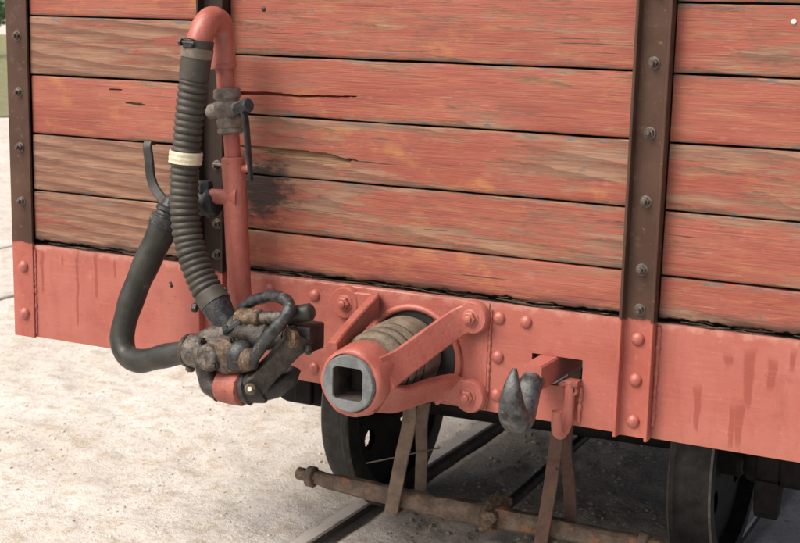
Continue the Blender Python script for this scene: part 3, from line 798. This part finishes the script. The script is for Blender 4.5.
bm = NB(); tube(bm, spline([(-0.341,0.420,0.256), (-0.258,0.420,0.286), (-0.192,0.440,0.307), (-0.127,0.460,0.327)], 5), .0022, 6); obj('wire', bm, M['strap'], beam)

# --- centre coupler
coupler = link('centre_coupler', None, None, wagon, label='pink centre coupler with square grey socket and spring')
CZ = .713
bm = NB()
n = 32; inner = []
def sq(t, h):
    c, s = math.cos(t), math.sin(t); k = h / max(abs(c), abs(s)); return c * k, s * k
angs = [2 * math.pi * (i + .5) / n for i in range(n)]
prof = [('c', .0655, -.225), ('c', .0655, -.306), ('c', .0625, -.3105), ('s', .0385, -.3105), ('s', .0370, -.308), ('s', .0365, -.225)]
rings = []
for k, r, y in prof:
    ring = []
    for t in angs:
        u, w = (r * math.cos(t), r * math.sin(t)) if k == 'c' else sq(t, r)
        ring.append(bm.verts.new((u, y, CZ + w)))
    rings.append(ring)
for q, (a, b) in enumerate(zip(rings, rings[1:])):
    for j in range(n):
        f = bm.faces.new((a[j], a[(j + 1) % n], b[(j + 1) % n], b[j])); f.material_index = 1 if q == 4 else 0
f = bm.faces.new(rings[-1]); f.material_index = 1
obj('socket', bm, [M['socket'], M['lining']], coupler, 40)
bm = NB(); n = 40; rings = []
for r, y in ((.068, -.301), (.074, -.300), (.079, -.290), (.082, -.26), (.081, -.22), (.076, -.205), (.0665, -.205)):
    rings.append([bm.verts.new((r * math.cos(6.2832 * i / n), y, CZ + r * math.sin(6.2832 * i / n))) for i in range(n)])
rings.append([bm.verts.new((.0665 * math.cos(6.2832 * i / n), -.300, CZ + .0665 * math.sin(6.2832 * i / n))) for i in range(n)])
rings.append(rings[0])
for a, b in zip(rings, rings[1:]):
    for j in range(n): bm.faces.new((a[j], a[(j + 1) % n], b[(j + 1) % n], b[j]))
lumpy(bm, .006, 20, 3); lumpy(bm, .002, 70, 5)
obj('hub_ring', bm, M['red'], coupler, 60)
def arm(pts, zf, sx, w=.020, h=.066):
    # flat bar: foot bolted to the plate, bent forward and welded into the hub
    P, L = resample(spline(pts, 6), .006)
    bm = NB(); sweep(bm, P, rect(w, h, .003), lambda t: 1.0 + .9 * max(0, t - .72) ** 1.3, True, Vector((0, 0, 1)))
    lumpy(bm, .0010, 14, zf)
    obj('arm', bm, M['red'], coupler, 32)
    bm = NB(); lathe(bm, (sx * .170, -.0065, zf), (0, -1, 0), [(0, .040), (.018, .040), (.023, .036)], 28); obj('foot_pad', bm, M['red'], coupler, 40)
    bm = NB(); lathe(bm, (sx * .168, -.028, zf), (0, -1, 0), [(0, .021), (.003, .021), (.004, .019)], 20); hexnut(bm, (sx * .168, -.031, zf), (0, -1, 0), .0165, .012); lathe(bm, (sx * .168, -.042, zf), (0, -1, 0), [(0, .009), (.006, .009), (.008, .006)], 12)
    obj('bolt', bm, M['red'], coupler)
arm([(.186, -.017, .834), (.158, -.019, .828), (.132, -.042, .812), (.103, -.12, .779), (.074, -.20, .745), (.066, -.265, .735)], .831, 1)
arm([(.184, -.017, .640), (.150, -.018, .645), (.128, -.026, .654), (.118, -.045, .662), (.098, -.11, .664), (.078, -.20, .664), (.064, -.265, .682)], .641, 1)
arm([(-.184, -.017, .828), (-.120, -.017, .831), (-.094, -.019, .832), (-.085, -.034, .831), (-.080, -.11, .810), (-.074, -.20, .782), (-.064, -.265, .762)], .827, -1, .022, .052)
arm([(-.184, -.017, .640), (-.150, -.018, .645), (-.128, -.026, .654), (-.118, -.045, .662), (-.098, -.11, .664), (-.078, -.20, .664), (-.064, -.265, .682)], .641, -1)
# rubber spring with steel rings between plate and hub
SZ = CZ + .010; bm = NB()
lathe(bm, (0, -.012, SZ), (0, -1, 0), [(0, .088), (.01, .0915), (.075, .0905), (.085, .087), (.088, .0865), (.098, .089), (.112, .0885), (.120, .084), (.124, .084), (.132, .087), (.146, .086), (.153, .081), (.157, .081), (.165, .084), (.178, .082), (.19, .074)], 48)
obj('spring', bm, M['spring'], coupler, 50)
for y, r in ((-.0985, .0855), (-.134, .083), (-.167, .080)):
    bm = NB(); P = [(r * math.cos(6.2832 * i / 40), y, SZ + r * math.sin(6.2832 * i / 40)) for i in range(41)]
    sweep(bm, P, circ(.0030, 8), None, False); obj('spring_ring', bm, M['black'], coupler, 60)
bm = NB(); OX, OZ = .012, .712  # plate is not cut: a black disc paints its dark opening
lathe(bm, (OX, -.0062, OZ), (0, -1, 0), [(0, .119), (.0012, .119)], 48); obj('painted_opening', bm, M['opening_black'], coupler, 40)
bm = NB(); P = [(OX + .122 * math.cos(6.2832 * i / 64), -.0075, OZ + .122 * math.sin(6.2832 * i / 64)) for i in range(14, 58)]
P = [p for p in [(OX + .1215 * math.cos(R(a)), -.008, OZ + .1215 * math.sin(R(a))) for a in range(-58, 239, 4)]]
sweep(bm, P, circ(.0085, 10)); lumpy(bm, .0012, 40, 3); obj('opening_rim', bm, M['red'], coupler, 60)

# --- draw hook
hook = link('draw_hook', None, None, wagon, label='dark worn steel draw hook on a pink shank')
HX = .354
bm = NB()
P, L = resample([(HX + .005, .16, .731), (HX + .002, 0, .731), (HX, -.100, .731)], .02)
sweep(bm, P, rect(.046, .058, .004)); lumpy(bm, .001, 40, 1)
obj('shank', bm, M['red'], hook)
bm = NB()
path = spline([(HX, -.085, .726), (HX, -.112, .712), (HX, -.128, .682), (HX, -.150, .655), (HX, -.182, .652), (HX, -.206, .678), (HX, -.214, .715), (HX, -.210, .752), (HX, -.205, .776)], 8)
P, L = resample(path, .006)
sec = [(1.0 * math.copysign(abs(math.cos(t)) ** .75, math.cos(t)), .86 * math.copysign(abs(math.sin(t)) ** .75, math.sin(t))) for t in [2 * math.pi * i / 20 for i in range(20)]]
def hs(t):
    if t < .5: return .025 + .006 * t * 2
    return .031 - .026 * ((t - .5) * 2) ** 2.0
sweep(bm, P, sec, hs); lumpy(bm, .0018, 35, 6)
obj('hook', bm, M['steel'], hook, 60)
# welded eye below the slot with a round-bar hook
bm = NB(); prism(bm, [(.392, .700), (.438, .704), (.438, .716), (.41, .716), (.392, .708)], 'y', -.030, .0, .002)
lathe(bm, (.424, -.0005, .694), (0, -1, 0), [(0, .014), (.022, .014), (.024, .012)], 16)
jb = obj('welded_eye', bm, M['redworn'], hook)
bm = NB(); rod(bm, (.425, -.0225, .694), (.425, -.026, .694), .006, 12); obj('eye_hole', bm, M['black'], hook)
bm = NB()
tube(bm, spline([(.4165, -.018, .712), (.4165, -.018, .68), (.416, -.020, .64), (.414, -.024, .612), (.410, -.040, .594), (.406, -.056, .600), (.405, -.063, .62), (.405, -.065, .652)], 6), .0125, 14)
lumpy(bm, .0008, 60, 2)
obj('bar_hook', bm, M['red'], hook, 60)
weld('weld_bead', [(.437, -.002, .70), (.436, -.002, .66), (.435, -.002, .615)], .006, hook, 8)

# --- rigid brake pipe, gooseneck and isolating tap
pipe = link('brake_pipe', None, None, wagon, label='pink painted vertical brake pipe with gooseneck top')
bm = NB()
up = [(-0.432,-0.085,0.737), (-0.434,-0.088,0.814), (-0.445,-0.090,0.990), (-0.454,-0.090,1.170)]
rod(bm, up[0], up[3], .0295, 24, .004)
obj('riser', bm, M['red'], pipe)
bm = NB(); P0 = Vector(up[3]); rod(bm, P0 - Vector((0, 0, .01)), (-0.460,-0.090,1.231), .020, 20); obj('reducer', bm, M['red'], pipe)
bm = NB(); a = Vector((-0.475,-0.090,1.332)); b = Vector((-0.481,-0.090,1.390))
rod(bm, a, b, .0215, 20); obj('reducer', bm, M['red'], pipe)
bm = NB()
pts = spline([(-0.481,-0.090,1.382), (-0.485,-0.090,1.433), (-0.487,-0.092,1.466), (-0.484,-0.105,1.492), (-0.483,-0.135,1.501), (-0.481,-0.165,1.489), (-0.481,-0.180,1.468), (-0.485,-0.187,1.447)], 8)
P, L = resample(pts, .008)
tube(bm, P, lambda t: .0305 if t > .03 else .027, 24); lumpy(bm, .0012, 40, 5)
obj('gooseneck', bm, M['red'], pipe, 60)
bm = NB(); tube(bm, [Vector((-0.481,-0.090,1.386)), Vector((-0.482,-0.090,1.391))], .0325, 22); obj('pipe_socket', bm, M['red'], pipe)
# tap
bm = NB(); t0 = Vector((-0.460,-0.090,1.226)); t1 = Vector((-0.474,-0.090,1.337)); d = t1 - t0; L = d.length
lathe(bm, t0, d, [(0, .028), (.004, .033), (.012, .033), (.015, .029), (.02, .031), (L * .3, .033), (L * .36, .030), (L * .42, .036), (L * .55, .040), (L * .66, .036), (L * .72, .029), (L * .76, .030), (L * .79, .034), (L * .97, .034), (L, .030)], 12, True, .06, 3)
obj('tap_body', lumpy(bm, .003, 45, 2), M['brass'], pipe, 45)
bm = NB(); rod(bm, (-0.518,-0.100,1.277), (-0.480,-0.100,1.281), .021, 14, .006); lumpy(bm, .003, 60, 4); obj('tap_boss', bm, M['brass'], pipe)
bm = NB(); rod(bm, (-0.453,-0.110,1.283), (-0.387,-0.135,1.300), .016, 14, .004); obj('tap_spindle', bm, M['brass'], pipe)
bm = NB(); rod(bm, (-0.416,-0.125,1.288), (-0.372,-0.145,1.304), .018, 8, .004); lumpy(bm, .003, 60, 4); obj('spindle_nut', bm, M['blackblue'], pipe)
bm = NB(); P, L = resample(spline([(-0.395,-0.140,1.299), (-0.386,-0.140,1.271), (-0.381,-0.135,1.207), (-0.378,-0.130,1.147), (-0.375,-0.130,1.121)], 6), .01)
sweep(bm, P, rect(.022, .010, .003), lambda t: 1.05 - .35 * t); obj('tap_handle', bm, M['blackblue'], pipe)
bm = NB(); rod(bm, (-0.422,-0.090,1.143), (-0.391,-0.110,1.149), .010, 12); obj('stop_pin', bm, M['red'], pipe)
bm = NB(); rod(bm, (-0.478,-0.055,1.141), (-0.545,-0.045,1.143), .006, 10); obj('bracket_screw', bm, M['bolt'], pipe)
# branch to the second hose
bm = NB(); rod(bm, (-0.451,-0.090,1.071), (-0.512,-0.105,1.070), .019, 18); lumpy(bm, .001, 50, 1); obj('branch', bm, M['red'], pipe)
bm = NB(); a = Vector((-0.445,-0.090,1.074)); tube(bm, spline([a + Vector((.012, 0, 0)), a - Vector((.012, .004, 0)), a - Vector((.03, .012, 0))], 4), lambda t: .031 - .010 * t, 18); obj('branch_weld', bm, M['red'], pipe, 60)
bm = NB(); lathe(bm, (-0.495,-0.100,1.054), Vector((-1, 0, -.08)), [(0, .028), (.008, .036), (.022, .038), (.026, .030), (.045, .034), (.06, .037), (.075, .03), (.13, .026), (.14, .024)], 10, True, .06, 2)
hexnut(bm, (-0.531,-0.100,1.078), (0, 0, 1), .020, .028)
lumpy(bm, .003, 50, 8); obj('cock_body', bm, M['blackblue'], pipe, 40)
bm = NB(); rod(bm, (-0.613,-0.100,1.034), (-0.643,-0.110,1.020), .024, 12, .005); a = Vector((-0.643,-0.117,0.995)); lathe(bm, a, Vector((-0.629,-0.100,1.048)) - a, [(0, .034), (.006, .037), (.014, .037), (.017, .030), (.024, .030), (.028, .034), (.036, .034), (.040, .026), (.060, .022)], 16)
lumpy(bm, .002, 50, 8); obj('nipple', bm, M['castblue'], pipe, 40)
bm = NB(); P, L = resample(spline([(-0.727,-0.055,1.185), (-0.726,-0.075,1.183), (-0.719,-0.078,1.143), (-0.712,-0.080,1.098), (-0.693,-0.085,1.069), (-0.660,-0.095,1.045), (-0.635,-0.100,1.027)], 6), .008)
sweep(bm, P, rect(.024, .010, .002)); obj('cock_lever', bm, M['black'], pipe)
bm = NB(); rod(bm, (-0.622,-0.130,1.021), (-0.642,-0.090,1.035), .009, 10); hexnut(bm, (-0.641,-0.125,1.017), (-.5, -.6, .2), .012, .012); obj('lever_pivot', bm, M['castrust'], pipe)

# --- ribbed hose
ribbed = link('ribbed_hose', None, None, wagon, label='dark ribbed rubber brake hose hanging from the gooseneck')
hp = spline([(-0.485,-0.187,1.452), (-0.492,-0.190,1.400), (-0.505,-0.192,1.311), (-0.515,-0.193,1.227), (-0.523,-0.195,1.130), (-0.522,-0.197,1.045), (-0.509,-0.200,0.973), (-0.483,-0.205,0.913), (-0.451,-0.210,0.863), (-0.418,-0.215,0.828)], 12)
P, L = resample(hp, .0019)
def rr(t):
    s = t * L; base = .0325 + .0035 * max(0, (t - .45) / .55)
    if s < .098: return base + .0035 * (s < .094)
    if L - s < .030: return base + .003
    if .262 < s < .302: return base + .0045 + .0010 * math.cos(2 * math.pi * s / .013)
    w = .5 + .5 * math.cos(2 * math.pi * s / .0165)
    return base - .0026 + .0054 * w ** .40
bm = NB(); tube(bm, P, rr, 26); obj('hose_tube', bm, M['rubber'], ribbed, 65)
i0, i1 = int(len(P) * .267 / L), int(len(P) * .297 / L)
bm = NB(); sweep(bm, P[i0:i1], circ(1, 26), lambda t: .0395 + .0012 * abs(math.sin(t * math.pi * 2.5))); obj('sleeve', bm, M['band'], ribbed, 60)
i0, i1 = int(len(P) * .020 / L), int(len(P) * .044 / L)
bm = NB(); sweep(bm, P[i0:i1], circ(1, 26), lambda t: .0378); obj('hose_clamp', bm, M['clampstrip'], ribbed, 50)
bm = NB(); q = Vector((-0.486,-0.225,1.445)); box(bm, q.x - .016, q.x + .012, q.y - .006, q.y + .008, q.z - .012, q.z + .010, .003); rod(bm, q + Vector((-.022, -.002, .002)), q + Vector((.018, -.002, 0)), .005, 8); hexnut(bm, q + Vector((-.018, -.002, .002)), (-1, 0, 0), .009, .008)
obj('clamp_screw', bm, M['black'], ribbed)
bm = NB(); rod(bm, (-0.476,-0.200,0.814), (-0.486,-0.210,0.812), .009, 10); hexnut(bm, (-0.474,-0.215,0.812), (-1, -.2, .1), .012, .012); obj('clamp_screw', bm, M['black'], ribbed)
bm = NB(); rod(bm, (-0.406,-0.190,0.860), (-0.408,-0.200,0.859), .009, 10); obj('clamp_ear', bm, M['black'], ribbed)
bm = NB(); tube(bm, spline([(-0.428,-0.213,0.836), (-0.407,-0.218,0.813), (-0.383,-0.220,0.782), (-0.359,-0.225,0.754)], 5), lambda t: .0385 - .010 * t, 20); lumpy(bm, .002, 40, 3); obj('hose_tail', bm, M['castblue'], ribbed, 50)

# --- smooth hose
smooth = link('smooth_hose', None, None, wagon, label='smooth black hose bent back into the coupling head')
hp = spline([(-0.637,-0.115,1.006), (-0.651,-0.125,0.962), (-0.681,-0.140,0.892), (-0.708,-0.160,0.812), (-0.722,-0.178,0.744), (-0.724,-0.190,0.694), (-0.695,-0.205,0.659), (-0.641,-0.220,0.657), (-0.571,-0.235,0.680), (-0.502,-0.247,0.702), (-0.443,-0.255,0.717)], 10)
P, L = resample(hp, .008)
bm = NB(); tube(bm, P, lambda t: .0370 - .0075 * min(1, t / .6) + .001 * math.sin(t * 40), 26); obj('hose_tube', bm, M['hose'], smooth, 65)
bm = NB(); tube(bm, P[0:4], .0405, 24); obj('hose_clamp', bm, M['castblue'], smooth, 60)
bm = NB(); rod(bm, (-0.677,-0.050,0.826), (-0.664,-0.060,0.816), .004, 8); obj('clamp_pin', bm, M['black'], smooth)

# --- hose coupling head
head = link('hose_coupling', None, None, wagon, label='greasy rusty hose coupling head with bail handle and red collar')
bm = NB(); a = Vector((-0.463,-0.255,0.717)); b = Vector((-0.312,-0.270,0.726)); d = b - a; L = d.length
lathe(bm, a, d, [(0, .030), (.006, .040), (.03, .043), (.05, .040), (L * .6, .041), (L * .8, .046), (L, .040)], 22, True, .10, 4)
tube(bm, spline([(-0.426,-0.250,0.733), (-0.389,-0.240,0.755), (-0.345,-0.230,0.757), (-0.302,-0.235,0.746)], 5), lambda t: .034 - .006 * t, 14)
lumpy(bm, .004, 34, 2); obj('coupling_body', bm, M['cast'], head, 55)
bm = NB(); lathe(bm, (-0.378,-0.298,0.720), Vector((-.12, -1, .05)), [(0, .034), (.012, .031), (.018, .026), (.020, .018), (.017, .010)], 22, True, .04, 1); obj('boss', bm, M['cast'], head, 40)
bm = NB(); lathe(bm, (-0.336,-0.292,0.739), Vector((-.05, -1, .05)), [(0, .031), (.010, .030), (.016, .024), (.018, .01)], 20, True, .05, 2); obj('boss', bm, M['castrust'], head, 40)
bm = NB(); bmesh.ops.create_uvsphere(bm, u_segments=24, v_segments=14, radius=.036, matrix=Matrix.Translation((-0.302,-0.285,0.728)) @ Matrix.Diagonal((1.0, .9, 1.12, 1))); lumpy(bm, .002, 40, 1); obj('dome', bm, M['castblue'], head, 80)
bm = NB(); rod(bm, (-0.275,-0.300,0.730), (-0.247,-0.310,0.727), .029, 16, .006, .022); lumpy(bm, .004, 55, 1); obj('dome_collar', bm, M['castrust'], head, 50)
bm = NB(); tube(bm, spline([(-0.410,-0.260,0.720), (-0.412,-0.262,0.676), (-0.398,-0.265,0.644), (-0.367,-0.268,0.627)], 6), lambda t: .024 + .003 * math.sin(t * 3), 12); lumpy(bm, .004, 40, 5); obj('jaw', bm, M['castdark'], head, 60)
bm = NB(); a = Vector((-0.474,-0.253,0.714)); lathe(bm, a, Vector((-0.312,-0.270,0.726)) - a, [(0, .033), (.003, .041), (.013, .042), (.016, .036)], 24, True, .03, 2); obj('hose_flange', bm, M['castdark'], head, 40)
for px in ((-0.403,-0.290,0.754), (-0.353,-0.305,0.704), (-0.322,-0.285,0.766)):
    bm = NB(); hexnut(bm, px, (-.1, -1, .2), .010, .010); lathe(bm, Vector(px) + Vector((0, -.009, .002)), (-.1, -1, .2), [(0, .005), (.006, .005)], 8); obj('nut', bm, M['castdark'], head)
bm = NB(); rod(bm, (-0.467,-0.250,0.685), (-0.470,-0.250,0.662), .012, 8); obj('jaw_lug', bm, M['castrust'], head)
bm = NB(); a = Vector((-0.369,-0.262,0.645)); b = Vector((-0.299,-0.268,0.647))
lathe(bm, a, b - a, [(0, .034), (.004, .040), ((b - a).length * .5, .042), ((b - a).length - .004, .041), ((b - a).length, .036)], 26, True, .02, 3); obj('red_collar', bm, M['redworn'], head, 45)
bm = NB(); a = Vector((-0.302,-0.268,0.652)); b = Vector((-0.245,-0.262,0.661))
lathe(bm, a, b - a, [(0, .034), (.004, .041), (.016, .043), (.020, .037), ((b - a).length - .008, .040), ((b - a).length, .032)], 24, True, .05, 6); lumpy(bm, .003, 40, 2); obj('clamp_ring', bm, M['black'], head, 45)
bm = NB(); rod(bm, (-0.259,-0.300,0.663), (-0.254,-0.315,0.664), .014, 12); obj('clamp_stud', bm, M['castrust'], head)
bm = NB(); rod(bm, (-0.253,-0.316,0.665), (-0.253,-0.319,0.666), .006, 10); obj('stud_tip', bm, M['band'], head)
bm = NB(); tube(bm, spline([(-0.272,-0.262,0.652), (-0.242,-0.240,0.651), (-0.213,-0.220,0.670), (-0.206,-0.200,0.696)], 5), lambda t: .030 - .012 * t, 14); lumpy(bm, .003, 40, 2); obj('lower_link', bm, M['black'], head, 60)
bm = NB(); P, L = resample([Vector((-0.268,-0.285,0.658)), Vector((-0.216,-0.265,0.721)), Vector((-0.156,-0.245,0.794))], .01)
sweep(bm, P, rect(.034, .058, .006), lambda t: .92 + .10 * (t > .78) + .10 * (t < .16), True, Vector((0, -.4, 1))); lumpy(bm, .002, 34, 7); obj('locking_arm', bm, M['castdark'], head, 50)
bm = NB(); q = Vector((-0.173,-0.225,0.783)); box(bm, q.x - .028, q.x + .036, q.y - .02, q.y + .05, q.z - .034, q.z + .030, .007, 2); lumpy(bm, .003, 40, 7); obj('end_block', bm, M['black'], head, 45)
bm = NB(); lathe(bm, (-0.170,-0.265,0.789), Vector((-.35, -1, 0)), [(0, .024), (.012, .024), (.015, .018), (.013, .008)], 18, True, .06, 6); obj('pivot', bm, M['castrust'], head, 45)
bm = NB(); q = Vector((-0.147,-0.240,0.766)); rod(bm, q, q + Vector((.012, -.012, -.014)), .009, 9); obj('split_pin', bm, M['black'], head)
bm = NB()
P, L = resample(spline([(-0.261,-0.305,0.717), (-0.242,-0.305,0.752), (-0.210,-0.300,0.796), (-0.179,-0.290,0.835), (-0.173,-0.275,0.859), (-0.199,-0.255,0.872), (-0.244,-0.235,0.871), (-0.292,-0.220,0.857), (-0.330,-0.210,0.838), (-0.356,-0.205,0.812), (-0.370,-0.210,0.779)], 6), .008)
tube(bm, P, lambda t: .0155 - .002 * t, 14); lumpy(bm, .0025, 45, 3); obj('bail_handle', bm, M['castblue'], head, 60)
bm = NB(); rod(bm, (-0.341,-0.235,0.809), (-0.268,-0.245,0.818), .022, 16, .005); lumpy(bm, .004, 50, 3)
obj('pin_sleeve', bm, M['castrust'], head, 50)
bm = NB(); rod(bm, (-0.290,-0.240,0.814), (-0.205,-0.245,0.827), .0155, 14); obj('pin_shaft', bm, M['cast'], head, 50)
bm = NB(); rod(bm, (-0.211,-0.243,0.827), (-0.136,-0.235,0.848), .0205, 18, .006); obj('pin_end', bm, M['hose'], head, 50)
bm = NB(); tube(bm, spline([(-0.348,-0.225,0.775), (-0.302,-0.235,0.776), (-0.257,-0.235,0.772), (-0.219,-0.225,0.772)], 5), lambda t: .042 - .012 * t, 16); lumpy(bm, .012, 45, 9); lumpy(bm, .005, 110, 3); obj('coupling_heart', bm, M['castdark'], head, 40)
bm = NB(); P, L = resample([Vector((-0.360,-0.250,0.774)), Vector((-0.334,-0.255,0.790)), Vector((-0.317,-0.250,0.803))], .006); sweep(bm, P, rect(.034, .012, .003)); hexnut(bm, (-0.356,-0.262,0.786), (-.1, -1, .1), .009, .008); obj('clip_plate', bm, M['blackblue'], head)
